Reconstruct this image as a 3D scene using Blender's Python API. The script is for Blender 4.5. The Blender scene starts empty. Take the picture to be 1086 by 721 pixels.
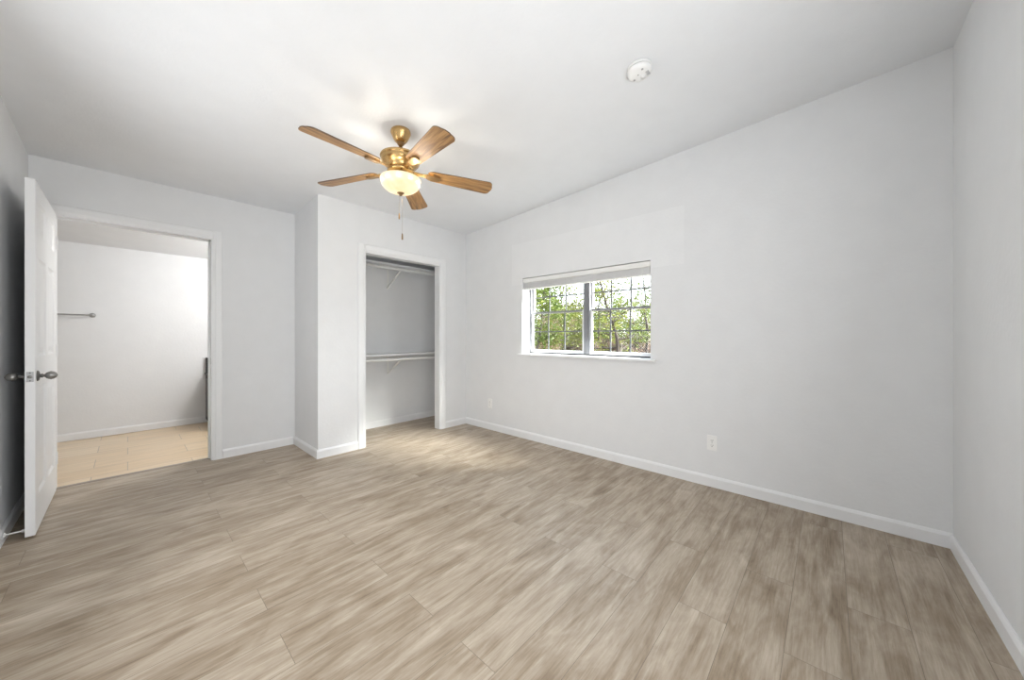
import bpy, bmesh, math, random
from mathutils import Vector, Matrix

random.seed(11)
SC = bpy.context.scene
COL = SC.collection
R = math.radians

# ------------------------------------------------------------------ camera
CAM_H = 1.16
cam = bpy.data.cameras.new('camera')
cam_o = bpy.data.objects.new('camera', cam)
COL.objects.link(cam_o)
cam.sensor_width = 36.0
cam.lens = 369.95 / 1086 * 36.0
cam.shift_y = -4.35 / 1086
cam.clip_start = 0.02
cam_o.location = (0, 0, CAM_H)
cam_o.rotation_euler = (R(90), 0, -0.8338)
SC.camera = cam_o

# ------------------------------------------------------------------ colour management
vs = SC.view_settings
SC.display_settings.display_device = 'sRGB'
vs.view_transform = 'Standard'
vs.look = 'None'
vs.exposure = 0.18
vs.gamma = 1.0
vs.use_curve_mapping = False

# ------------------------------------------------------------------ sky, sun
world = bpy.data.worlds.new('sky')
SC.world = world
world.use_nodes = True
wn = world.node_tree.nodes
wl = world.node_tree.links
bg = wn['Background']
wtc = wn.new('ShaderNodeTexCoord')
wsep = wn.new('ShaderNodeSeparateXYZ')
wl.new(wtc.outputs['Generated'], wsep.inputs[0])
wr = wn.new('ShaderNodeValToRGB')
wr.color_ramp.elements[0].position = 0.0
wr.color_ramp.elements[0].color = (0.93, 0.96, 1.0, 1)
wr.color_ramp.elements[1].position = 0.7
wr.color_ramp.elements[1].color = (0.62, 0.78, 1.0, 1)
wl.new(wsep.outputs['Z'], wr.inputs['Fac'])
wl.new(wr.outputs['Color'], bg.inputs['Color'])
bg.inputs['Strength'].default_value = 5.0


def lamp(name, kind, loc, energy, color=(1, 1, 1), size=None, rot=(0, 0, 0), parent=None):
    d = bpy.data.lights.new(name, kind)
    d.energy = energy
    d.color = color
    if kind == 'AREA':
        d.shape = 'RECTANGLE'
        d.size, d.size_y = size
    elif kind == 'POINT':
        d.shadow_soft_size = size or 0.0
    elif kind == 'SUN':
        d.angle = size or 0.01
    o = bpy.data.objects.new(name, d)
    o.location = loc
    o.rotation_euler = rot
    COL.objects.link(o)
    if parent:
        o.parent = parent
    return o


# hazy sun, slanting in through the window towards the closet corner
lamp('sun', 'SUN', (6, -6, 9), 50.0, (1.0, 0.97, 0.93), R(34), Vector((-0.44, 0.82, -0.88)).to_track_quat('-Z', 'Y').to_euler())
# unseen fill lights added on the south and west walls to brighten the room
lamp('fill_light_south', 'AREA', (0.45, -0.47, 1.35), 50, (0.97, 0.985, 1.0), (1.7, 1.3), (R(100), 0, R(6)))
lamp('fill_light_west', 'AREA', (-0.465, 1.75, 1.25), 31, (0.97, 0.985, 1.0), (2.2, 1.3), (R(98), 0, R(-107)))
# ceiling lamp of the room beyond the doorway
lamp('hall_lamp', 'POINT', (1.35, 5.0, 2.05), 45, (1.0, 0.985, 0.965), 0.12)

# ------------------------------------------------------------------ dimensions
W, N, J, L, S, JX = 3.0263, 3.5752, 4.2577, -0.4806, -0.504, 1.2094
TH = 0.14
FAR = 6.22


def ceil(y):
    return 2.7072 - 0.0568 * y


def hall_ceil(y):
    return 2.44 + (2.20 - 2.44) * (y - J) / (FAR - J)


# ------------------------------------------------------------------ materials
def new_mat(name):
    m = bpy.data.materials.new(name)
    m.use_nodes = True
    return m, m.node_tree.nodes, m.node_tree.links, m.node_tree.nodes['Principled BSDF']


def ramp(nodes, stops):
    r = nodes.new('ShaderNodeValToRGB')
    e = r.color_ramp.elements
    e[0].position, e[0].color = stops[0][0], (*stops[0][1], 1)
    e[1].position, e[1].color = stops[-1][0], (*stops[-1][1], 1)
    for p, c in stops[1:-1]:
        x = e.new(p)
        x.color = (*c, 1)
    return r


def simple(name, color, rough=0.5, metal=0.0, bump=0.0, bscale=60, var=0.03, spec=0.5):
    m, n, l, b = new_mat(name)
    tc = n.new('ShaderNodeTexCoord')
    nz = n.new('ShaderNodeTexNoise')
    nz.inputs['Scale'].default_value = 7
    nz.inputs['Detail'].default_value = 3
    l.new(tc.outputs['Object'], nz.inputs['Vector'])
    lo = tuple(c * (1 - var) for c in color)
    hi = tuple(min(1, c * (1 + var)) for c in color)
    r = ramp(n, [(0.3, lo), (0.7, hi)])
    l.new(nz.outputs['Fac'], r.inputs['Fac'])
    l.new(r.outputs['Color'], b.inputs['Base Color'])
    b.inputs['Roughness'].default_value = rough
    b.inputs['Metallic'].default_value = metal
    b.inputs['Specular IOR Level'].default_value = spec
    if bump:
        n2 = n.new('ShaderNodeTexNoise')
        n2.inputs['Scale'].default_value = bscale
        n2.inputs['Detail'].default_value = 4
        l.new(tc.outputs['Object'], n2.inputs['Vector'])
        bp = n.new('ShaderNodeBump')
        bp.inputs['Strength'].default_value = bump
        bp.inputs['Distance'].default_value = 0.004
        l.new(n2.outputs['Fac'], bp.inputs['Height'])
        l.new(bp.outputs['Normal'], b.inputs['Normal'])
    return m


WALL = (0.78, 0.788, 0.796)
M_wall = simple('wall_paint', WALL, 0.75, bump=0.25, bscale=45, var=0.012, spec=0.2)
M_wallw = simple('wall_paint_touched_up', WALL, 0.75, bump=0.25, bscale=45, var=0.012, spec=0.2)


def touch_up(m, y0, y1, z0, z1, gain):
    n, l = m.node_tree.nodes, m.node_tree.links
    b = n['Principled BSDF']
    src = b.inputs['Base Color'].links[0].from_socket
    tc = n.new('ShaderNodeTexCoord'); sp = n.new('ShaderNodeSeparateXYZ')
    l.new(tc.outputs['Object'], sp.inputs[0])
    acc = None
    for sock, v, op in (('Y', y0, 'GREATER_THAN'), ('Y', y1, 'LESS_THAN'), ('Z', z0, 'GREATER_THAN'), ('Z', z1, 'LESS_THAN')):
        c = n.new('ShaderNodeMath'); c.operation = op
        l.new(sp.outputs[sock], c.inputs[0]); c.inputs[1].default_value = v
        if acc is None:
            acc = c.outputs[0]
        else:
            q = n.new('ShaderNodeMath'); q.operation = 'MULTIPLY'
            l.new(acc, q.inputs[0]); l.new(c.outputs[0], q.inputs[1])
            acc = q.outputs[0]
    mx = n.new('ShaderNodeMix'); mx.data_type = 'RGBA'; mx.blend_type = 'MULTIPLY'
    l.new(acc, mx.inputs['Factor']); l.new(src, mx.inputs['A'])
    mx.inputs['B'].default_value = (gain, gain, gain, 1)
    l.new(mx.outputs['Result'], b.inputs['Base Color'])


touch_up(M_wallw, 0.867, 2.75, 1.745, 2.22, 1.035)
M_ceil = simple('ceiling_paint', (0.81, 0.824, 0.842), 0.85, bump=0.3, bscale=60, var=0.01, spec=0.15)
M_trim = simple('trim_paint', (0.83, 0.837, 0.845), 0.38, var=0.01, spec=0.35)
M_door = simple('door_paint', (0.84, 0.845, 0.85), 0.36, bump=0.05, bscale=90, var=0.01, spec=0.35)
M_white = simple('white_plastic', (0.86, 0.86, 0.85), 0.35, var=0.01)
M_wire = simple('white_enamel', (0.84, 0.84, 0.82), 0.3, var=0.01)
M_blind = simple('blind_vinyl', (0.80, 0.80, 0.80), 0.45, var=0.02)
_n, _l = M_blind.node_tree.nodes, M_blind.node_tree.links
_t = _n.new('ShaderNodeBsdfTranslucent'); _t.inputs['Color'].default_value = (0.85, 0.85, 0.84, 1)
_m = _n.new('ShaderNodeMixShader'); _m.inputs['Fac'].default_value = 0.2
_l.new(_n['Principled BSDF'].outputs[0], _m.inputs[1]); _l.new(_t.outputs[0], _m.inputs[2])
_l.new(_m.outputs[0], _n['Material Output'].inputs['Surface'])
M_frame = simple('window_frame_backlit', (0.19, 0.195, 0.21), 0.45, var=0.05)  # grey puts the backlit shade of the white frame into its colour
M_sash = simple('window_sash_paint', (0.66, 0.67, 0.68), 0.4, var=0.03)
M_muntin = simple('window_muntin_grey', (0.12, 0.123, 0.13), 0.45, var=0.04)
M_gap_dark = simple('dark_gap', (0.05, 0.05, 0.055), 0.7)  # near-black for narrow gaps, also paints the shadow under the window frame
M_pewter = simple('aged_pewter', (0.27, 0.265, 0.255), 0.3, 0.9, var=0.2)
M_pewter_dark = simple('aged_pewter_dark', (0.16, 0.155, 0.15), 0.4, 0.8, var=0.2)
M_nickel = simple('brushed_nickel', (0.42, 0.42, 0.42), 0.3, 0.9, var=0.08)
M_brass = simple('antique_brass', (0.56, 0.365, 0.155), 0.27, 0.92, var=0.2)
M_brass_dark = simple('antique_brass_dark', (0.27, 0.17, 0.08), 0.38, 0.8, var=0.2)
M_bladeedge = simple('blade_edge_brown', (0.10, 0.055, 0.03), 0.5)
M_black = simple('black_enamel', (0.010, 0.010, 0.011), 0.5)
M_black_panel = simple('dark_steel', (0.03, 0.03, 0.032), 0.3, 0.2)
M_slot = simple('socket_slot', (0.03, 0.03, 0.03), 0.6)
M_grey = simple('grey_plastic', (0.42, 0.42, 0.42), 0.5)
M_rubber = simple('white_rubber', (0.75, 0.75, 0.74), 0.6)
M_strip = simple('transition_strip', (0.30, 0.26, 0.22), 0.4, var=0.1)
M_bark = simple('bark', (0.035, 0.026, 0.021), 0.9, bump=0.6, bscale=25, var=0.3)
M_ground = simple('dry_ground', (0.11, 0.085, 0.06), 0.95, bump=0.5, bscale=4, var=0.25)


def wood_floor():
    m, n, l, b = new_mat('vinyl_plank_floor')
    tc = n.new('ShaderNodeTexCoord')
    mp = n.new('ShaderNodeMapping')
    mp.inputs['Location'].default_value = (0.37, 0.06, 0)
    l.new(tc.outputs['Object'], mp.inputs['Vector'])
    br = n.new('ShaderNodeTexBrick')
    br.offset = 0.37
    br.offset_frequency = 2
    br.squash = 1.0
    br.inputs['Color1'].default_value = (0, 0, 0, 1)
    br.inputs['Color2'].default_value = (1, 1, 1, 1)
    br.inputs['Mortar'].default_value = (0.5, 0.5, 0.5, 1)
    br.inputs['Scale'].default_value = 1
    br.inputs['Mortar Size'].default_value = 0.0009
    br.inputs['Mortar Smooth'].default_value = 0.3
    br.inputs['Brick Width'].default_value = 1.22
    br.inputs['Row Height'].default_value = 0.182
    l.new(mp.outputs['Vector'], br.inputs['Vector'])
    # shift the figure of the grain from plank to plank
    sx = n.new('ShaderNodeVectorMath'); sx.operation = 'MULTIPLY'
    l.new(br.outputs['Color'], sx.inputs[0]); sx.inputs[1].default_value = (9.0, 5.0, 3.0)
    ad = n.new('ShaderNodeVectorMath'); ad.operation = 'ADD'
    l.new(mp.outputs['Vector'], ad.inputs[0]); l.new(sx.outputs['Vector'], ad.inputs[1])

    def grain(scale, sc, detail, dist=0.0, rough=0.55):
        q = n.new('ShaderNodeMapping'); q.inputs['Scale'].default_value = scale
        l.new(ad.outputs['Vector'], q.inputs['Vector'])
        z = n.new('ShaderNodeTexNoise')
        z.inputs['Scale'].default_value = sc
        z.inputs['Detail'].default_value = detail
        z.inputs['Roughness'].default_value = rough
        z.inputs['Distortion'].default_value = dist
        l.new(q.outputs['Vector'], z.inputs['Vector'])
        return z.outputs['Fac']
    g1 = grain((2.3, 17.0, 1), 1.0, 6, 0.8, 0.62)
    g2 = grain((7.0, 120.0, 1), 1.0, 4, 0.3, 0.65)
    g3 = grain((2.6, 6.0, 1), 1.0, 5, 1.2, 0.6)
    def mth(op, a, bb):
        x = n.new('ShaderNodeMath'); x.operation = op
        for i, v in enumerate((a, bb)):
            if isinstance(v, (int, float)):
                x.inputs[i].default_value = v
            else:
                l.new(v, x.inputs[i])
        return x.outputs[0]
    s = mth('ADD', mth('MULTIPLY', g1, 0.44), mth('MULTIPLY', g2, 0.24))
    s = mth('ADD', s, mth('MULTIPLY', g3, 0.32))
    sepc = n.new('ShaderNodeSeparateColor')
    l.new(br.outputs['Color'], sepc.inputs[0])
    s = mth('ADD', s, mth('MULTIPLY', mth('SUBTRACT', sepc.outputs[0], 0.5), 0.045))
    r = ramp(n, [(0.30, FLOOR_LO), (0.44, FLOOR_MD), (0.56, FLOOR_HI), (0.70, FLOOR_TOP)])
    l.new(s, r.inputs['Fac'])
    mx = n.new('ShaderNodeMix'); mx.data_type = 'RGBA'
    l.new(br.outputs['Fac'], mx.inputs['Factor'])
    l.new(r.outputs['Color'], mx.inputs['A'])
    mx.inputs['B'].default_value = (0.15, 0.12, 0.09, 1)
    l.new(mx.outputs['Result'], b.inputs['Base Color'])
    b.inputs['Roughness'].default_value = 0.42
    b.inputs['Specular IOR Level'].default_value = 0.4
    bp = n.new('ShaderNodeBump')
    bp.inputs['Strength'].default_value = 0.12
    bp.inputs['Distance'].default_value = 0.002
    l.new(g2, bp.inputs['Height'])
    l.new(bp.outputs['Normal'], b.inputs['Normal'])
    return m


FLOOR_LO = (0.145, 0.10, 0.060)
FLOOR_MD = (0.30, 0.235, 0.168)
FLOOR_HI = (0.44, 0.37, 0.29)
FLOOR_TOP = (0.60, 0.53, 0.44)


def tile_floor():
    m, n, l, b = new_mat('wood_look_tile')
    tc = n.new('ShaderNodeTexCoord')
    br = n.new('ShaderNodeTexBrick')
    br.offset = 0.33
    br.inputs['Color1'].default_value = (0.72, 0.55, 0.36, 1)
    br.inputs['Color2'].default_value = (0.78, 0.63, 0.45, 1)
    br.inputs['Mortar'].default_value = (0.42, 0.34, 0.26, 1)
    br.inputs['Scale'].default_value = 1
    br.inputs['Mortar Size'].default_value = 0.0025
    br.inputs['Brick Width'].default_value = 0.61
    br.inputs['Row Height'].default_value = 0.30
    l.new(tc.outputs['Object'], br.inputs['Vector'])
    q = n.new('ShaderNodeMapping'); q.inputs['Scale'].default_value = (2.0, 16, 1)
    l.new(tc.outputs['Object'], q.inputs['Vector'])
    z = n.new('ShaderNodeTexNoise'); z.inputs['Scale'].default_value = 1.5; z.inputs['Detail'].default_value = 4
    l.new(q.outputs['Vector'], z.inputs['Vector'])
    rr = ramp(n, [(0.3, (0.86, 0.86, 0.86)), (0.7, (1.05, 1.05, 1.05))])
    l.new(z.outputs['Fac'], rr.inputs['Fac'])
    mx = n.new('ShaderNodeMix'); mx.data_type = 'RGBA'; mx.blend_type = 'MULTIPLY'
    mx.inputs['Factor'].default_value = 1
    l.new(br.outputs['Color'], mx.inputs['A']); l.new(rr.outputs['Color'], mx.inputs['B'])
    l.new(mx.outputs['Result'], b.inputs['Base Color'])
    b.inputs['Roughness'].default_value = 0.3
    return m


def blade_wood():
    m, n, l, b = new_mat('oak_blade')
    tc = n.new('ShaderNodeTexCoord')
    q = n.new('ShaderNodeMapping'); q.inputs['Scale'].default_value = (3.5, 42, 20)
    l.new(tc.outputs['Object'], q.inputs['Vector'])
    z = n.new('ShaderNodeTexNoise'); z.inputs['Scale'].default_value = 1.4
    z.inputs['Detail'].default_value = 6; z.inputs['Distortion'].default_value = 0.8
    l.new(q.outputs['Vector'], z.inputs['Vector'])
    r = ramp(n, [(0.30, (0.10, 0.048, 0.018)), (0.46, (0.30, 0.155, 0.055)), (0.70, (0.50, 0.285, 0.11))])
    l.new(z.outputs['Fac'], r.inputs['Fac'])
    l.new(r.outputs['Color'], b.inputs['Base Color'])
    b.inputs['Roughness'].default_value = 0.42
    return m


def bowl_glass():
    m, n, l, b = new_mat('alabaster_glass')
    tc = n.new('ShaderNodeTexCoord')
    z = n.new('ShaderNodeTexNoise'); z.inputs['Scale'].default_value = 9
    z.inputs['Detail'].default_value = 4; z.inputs['Distortion'].default_value = 1.5
    l.new(tc.outputs['Object'], z.inputs['Vector'])
    r = ramp(n, [(0.3, (1.0, 0.76, 0.40)), (0.65, (1.0, 0.87, 0.58))])
    l.new(z.outputs['Fac'], r.inputs['Fac'])
    b.inputs['Base Color'].default_value = (0.02, 0.02, 0.018, 1)
    b.inputs['Roughness'].default_value = 0.3
    l.new(r.outputs['Color'], b.inputs['Emission Color'])
    b.inputs['Emission Strength'].default_value = 1.0
    return m


def pane_glass():
    m, n, l, b = new_mat('window_glass')
    n.remove(b)
    out = n['Material Output']
    t = n.new('ShaderNodeBsdfTransparent'); t.inputs['Color'].default_value = (0.96, 0.98, 0.97, 1)
    g = n.new('ShaderNodeBsdfGlossy'); g.inputs['Roughness'].default_value = 0.02
    mx = n.new('ShaderNodeMixShader'); mx.inputs['Fac'].default_value = 0.01
    l.new(t.outputs[0], mx.inputs[1]); l.new(g.outputs[0], mx.inputs[2])
    l.new(mx.outputs[0], out.inputs['Surface'])
    return m


def leaf_mat(name, a, bcol):
    m, n, l, b = new_mat(name)
    ge = n.new('ShaderNodeNewGeometry')
    z = n.new('ShaderNodeTexNoise'); z.inputs['Scale'].default_value = 2.2; z.inputs['Detail'].default_value = 5
    l.new(ge.outputs['Position'], z.inputs['Vector'])
    r = ramp(n, [(0.35, a), (0.65, bcol)])
    l.new(z.outputs['Fac'], r.inputs['Fac'])
    l.new(r.outputs['Color'], b.inputs['Base Color'])
    b.inputs['Roughness'].default_value = 0.5
    b.inputs['Specular IOR Level'].default_value = 0.3
    tr = n.new('ShaderNodeBsdfTranslucent')
    l.new(r.outputs['Color'], tr.inputs['Color'])
    mx = n.new('ShaderNodeMixShader'); mx.inputs['Fac'].default_value = 0.4
    l.new(b.outputs[0], mx.inputs[1]); l.new(tr.outputs[0], mx.inputs[2])
    l.new(mx.outputs[0], n['Material Output'].inputs['Surface'])
    return m


M_floor = wood_floor()
M_tile = tile_floor()
M_blade = blade_wood()
M_bowl = bowl_glass()
M_glass = pane_glass()
M_leaf_a = leaf_mat('leaf_bright', (0.036, 0.06, 0.008), (0.115, 0.145, 0.02))
M_leaf_b = leaf_mat('leaf_yellow_green', (0.055, 0.072, 0.011), (0.145, 0.15, 0.03))
M_leaf_c = leaf_mat('leaf_grey_green', (0.05, 0.066, 0.02), (0.12, 0.13, 0.052))
M_dry = leaf_mat('dry_brush', (0.065, 0.038, 0.026), (0.23, 0.155, 0.11))


# ------------------------------------------------------------------ mesh helpers
class MB:
    """collects shapes and links them as one mesh object"""

    def __init__(self):
        self.v, self.f, self.mi, self.sm = [], [], [], []

    def add(self, vs_, fs, mi=0, smooth=False):
        o = len(self.v)
        self.v += [tuple(p) for p in vs_]
        for f in fs:
            self.f.append(tuple(i + o for i in f))
            self.mi.append(mi)
            self.sm.append(smooth)

    def box(self, x0, x1, y0, y1, z0, z1, mi=0):
        """z0 / z1 may be functions of y (sloping)"""
        g0 = z0 if callable(z0) else (lambda y: z0)
        g1 = z1 if callable(z1) else (lambda y: z1)
        vs_ = [(x0, y0, g0(y0)), (x1, y0, g0(y0)), (x1, y1, g0(y1)), (x0, y1, g0(y1)),
               (x0, y0, g1(y0)), (x1, y0, g1(y0)), (x1, y1, g1(y1)), (x0, y1, g1(y1))]
        self.add(vs_, [(0, 3, 2, 1), (4, 5, 6, 7), (0, 1, 5, 4), (1, 2, 6, 5), (2, 3, 7, 6), (3, 0, 4, 7)], mi)

    def prism(self, poly, axis, a0, a1, mi=0, smooth=False):
        """poly: 2-D outline in the two other axes, extruded along axis"""
        n = len(poly)
        def pt(p, a):
            if axis == 'x': return (a, p[0], p[1])
            if axis == 'y': return (p[0], a, p[1])
            return (p[0], p[1], a)
        vs_ = [pt(p, a0) for p in poly] + [pt(p, a1) for p in poly]
        self.add(vs_, [tuple(range(n))[::-1], tuple(range(n, 2 * n))], mi)
        self.add(vs_, [(i, (i + 1) % n, n + (i + 1) % n, n + i) for i in range(n)], mi, smooth)

    def lathe(self, prof, origin=(0, 0, 0), axis=(0, 0, 1), seg=40, mi=0, cap=True):
        ax = Vector(axis).normalized()
        q = Vector((0, 0, 1)).rotation_difference(ax).to_matrix()
        o = Vector(origin)
        vs_, fs = [], []
        for r_, z_ in prof:
            for k in range(seg):
                a = 2 * math.pi * k / seg
                vs_.append(tuple(o + q @ Vector((r_ * math.cos(a), r_ * math.sin(a), z_))))
        for i in range(len(prof) - 1):
            for k in range(seg):
                k2 = (k + 1) % seg
                fs.append((i * seg + k, i * seg + k2, (i + 1) * seg + k2, (i + 1) * seg + k))
        self.add(vs_, fs, mi, True)
        if cap:
            for i in (0, len(prof) - 1):
                if prof[i][0] > 1e-5:
                    self.add(vs_[i * seg:(i + 1) * seg], [tuple(range(seg))], mi)

    def tube(self, pts, radii, seg=8, mi=0):
        pts = [Vector(p) for p in pts]
        if not hasattr(radii, '__len__'):
            radii = [radii] * len(pts)
        vs_, fs = [], []
        for i, p in enumerate(pts):
            d = (pts[min(i + 1, len(pts) - 1)] - pts[max(i - 1, 0)]).normalized()
            q = Vector((0, 0, 1)).rotation_difference(d).to_matrix()
            for k in range(seg):
                a = 2 * math.pi * k / seg
                vs_.append(tuple(p + q @ Vector((radii[i] * math.cos(a), radii[i] * math.sin(a), 0))))
        for i in range(len(pts) - 1):
            for k in range(seg):
                k2 = (k + 1) % seg
                fs.append((i * seg + k, i * seg + k2, (i + 1) * seg + k2, (i + 1) * seg + k))
        self.add(vs_, fs, mi, True)
        self.add(vs_[:seg], [tuple(range(seg))[::-1]], mi)
        self.add(vs_[-seg:], [tuple(range(seg))], mi)

    def build(self, name, mats, parent=None, loc=None, bevel=0.0, merge=False, rot=None):
        me = bpy.data.meshes.new(name)
        me.from_pydata(self.v, [], self.f)
        if not isinstance(mats, (list, tuple)):
            mats = [mats]
        for m in mats:
            me.materials.append(m)
        me.polygons.foreach_set('material_index', self.mi)
        me.polygons.foreach_set('use_smooth', self.sm)
        bm = bmesh.new()
        bm.from_mesh(me)
        if merge:
            bmesh.ops.remove_doubles(bm, verts=bm.verts, dist=1e-5)
            bmesh.ops.recalc_face_normals(bm, faces=bm.faces)
        elif len(self.f) < 4000:
            bmesh.ops.recalc_face_normals(bm, faces=bm.faces)
        bm.to_mesh(me)
        bm.free()
        me.update()
        o = bpy.data.objects.new(name, me)
        COL.objects.link(o)
        if parent:
            o.parent = parent
        if loc:
            o.location = loc
        if rot:
            o.rotation_euler = rot
        if bevel:
            b = o.modifiers.new('bevel', 'BEVEL')
            b.width = bevel
            b.segments = 2
            b.limit_method = 'ANGLE'
            b.angle_limit = R(40)
        return o


def tag(o, label=None, cat=None, group=None, kind=None):
    if label: o['label'] = label
    if cat: o['category'] = cat
    if group: o['group'] = group
    if kind: o['kind'] = kind
    return o


def empty(name, loc=(0, 0, 0), rot=(0, 0, 0)):
    o = bpy.data.objects.new(name, None)
    o.empty_display_size = 0.1
    o.location = loc
    o.rotation_euler = rot
    COL.objects.link(o)
    return o


def struct(o, label=None, cat=None):
    return tag(o, label, cat, None, 'structure')


def copy_tree(o, parent=None):
    c = o.copy()
    COL.objects.link(c)
    if parent:
        c.parent = parent
    for ch in list(o.children):
        copy_tree(ch, c)
    return c


# ------------------------------------------------------------------ structure: floors, ceilings
m = MB(); m.box(L - TH, W + TH, S - TH, 4.345, -0.12, 0); m.box(JX, W + TH, 4.345, J + TH, -0.12, 0)
struct(m.build('floor', M_floor), 'grey-brown wood plank floor of the bedroom and closet', 'floor')
m = MB(); m.box(-2.2, 2.6, 4.345, FAR + TH, -0.14, -0.004)
hf = struct(m.build('floor_hall', M_tile), 'pale beige plank tile floor beyond the doorway', 'floor')
m = MB(); m.box(L - TH, W + TH, S - TH, J + TH, ceil, lambda y: ceil(y) + 0.16)
struct(m.build('ceiling', M_ceil), 'white sloping bedroom ceiling', 'ceiling')
m = MB(); m.box(-2.2, 2.6, J + TH, FAR + TH, hall_ceil, lambda y: ceil(y) + 0.16)
struct(m.build('ceiling_hall', M_ceil), 'white sloping ceiling beyond the doorway', 'ceiling')

# window opening in the right hand wall
WY0, WY1, WZ0, WZ1 = 1.136, 2.588, 0.955, 1.815
WX = 0.20    # thickness of that outer wall
m = MB()
m.box(W, W + WX, S - TH, WY0, 0, ceil)
m.box(W, W + WX, WY1, J + TH, 0, ceil)
m.box(W, W + WX, WY0, WY1, 0, WZ0)
m.box(W, W + WX, WY0, WY1, WZ1, ceil)
struct(m.build('wall_right', M_wallw), 'long white wall with the window', 'wall')
m = MB(); m.box(L - TH, L, S - TH, J, 0, ceil)
struct(m.build('wall_left', M_wall), 'white wall behind the open door', 'wall')
m = MB(); m.box(L, W, S - TH, S, 0, ceil)
struct(m.build('wall_front', M_wall), 'white wall at the right edge of the view', 'wall')
# entry wall with doorway
EX0, EX1, EZ = -0.385, 0.535, 2.07
m = MB()
m.box(L - TH, EX0, J, J + TH, 0, ceil)
m.box(EX1, JX, J, J + TH, 0, ceil)
m.box(EX0, EX1, J, J + TH, EZ, ceil)
m.box(JX, W, J, J + TH, 0, ceil)          # also the back of the closet
struct(m.build('wall_back', M_wall), 'white wall with the doorway and the closet back', 'wall')
# closet front and side
CX0, CX1, CZ = 1.659, 2.612, 2.04
CT = 0.10
m = MB()
m.box(JX, CX0, N, N + CT, 0, ceil)
m.box(CX1, W, N, N + CT, 0, ceil)
m.box(CX0, CX1, N, N + CT, CZ, ceil)
struct(m.build('wall_closet_front', M_wall), 'white closet front wall with its opening', 'wall')
m = MB(); m.box(JX, JX + CT, N + CT, J, 0, ceil)
struct(m.build('wall_closet_side', M_wall), 'narrow white closet side wall', 'wall')
# room beyond
m = MB(); m.box(-2.2, 2.6, FAR, FAR + TH, 0, hall_ceil)
struct(m.build('wall_hall_back', M_wall), 'white far wall beyond the doorway', 'wall')
m = MB(); m.box(-2.2 - TH, -2.2, J, FAR + TH, 0, ceil)
struct(m.build('wall_hall_left', M_wall), 'white left wall beyond the doorway', 'wall')
m = MB(); m.box(2.6, 2.6 + TH, J + TH, FAR + TH, 0, ceil)
struct(m.build('wall_hall_right', M_wall), 'white right wall beyond the doorway', 'wall')
m = MB(); m.box(-2.2, L - TH, J, J + TH, 0, ceil)
struct(m.build('wall_hall_front', M_wall), 'white near wall beyond the doorway', 'wall')

# ------------------------------------------------------------------ baseboards
BT, BH = 0.014, 0.082


def base_profile(sign, at):
    # (offset from wall, z) outline
    return [(at, 0), (at + sign * BT, 0), (at + sign * BT, BH - 0.016), (at + sign * BT * 0.65, BH - 0.006),
            (at + sign * BT * 0.35, BH), (at, BH)]


def base_y(name, x, sign, y0, y1, label):     # runs along y on a wall at x
    m = MB(); m.prism(base_profile(sign, x), 'y', y0, y1)
    return struct(m.build(name, M_trim), label, 'baseboard')


def base_x(name, y, sign, x0, x1, label):
    m = MB()
    pr = base_profile(sign, y)
    m.prism(pr, 'x', x0, x1)
    return struct(m.build(name, M_trim), label, 'baseboard')


base_y('baseboard_right', W, -1, S, N - BT, 'white baseboard under the window')
base_x('baseboard_front', S, 1, L, W - BT, 'white baseboard at the right edge of the view')
base_y('baseboard_left', L, 1, S + BT, J - BT, 'white baseboard behind the open door')
base_x('baseboard_back', J, -1, 0.605, JX - BT, 'white baseboard between doorway and closet corner')
base_y('baseboard_closet_side', JX, -1, N, J, 'white baseboard along the narrow closet side')
base_x('baseboard_closet_front', N, -1, JX - BT, 1.583, 'white baseboard left of the closet opening')
base_x('baseboard_closet_front_right', N, -1, 2.686, W, 'short white baseboard right of the closet opening')
base_x('baseboard_closet_back', J, -1, JX + CT, W - BT, 'white baseboard along the closet back')
base_y('baseboard_closet_right', W, -1, N + CT, J, 'white baseboard on the right side inside the closet')
base_x('baseboard_hall', FAR, -1, -2.2, 2.6, 'white baseboard of the far wall beyond the doorway')

# ------------------------------------------------------------------ casings and jambs


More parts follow.
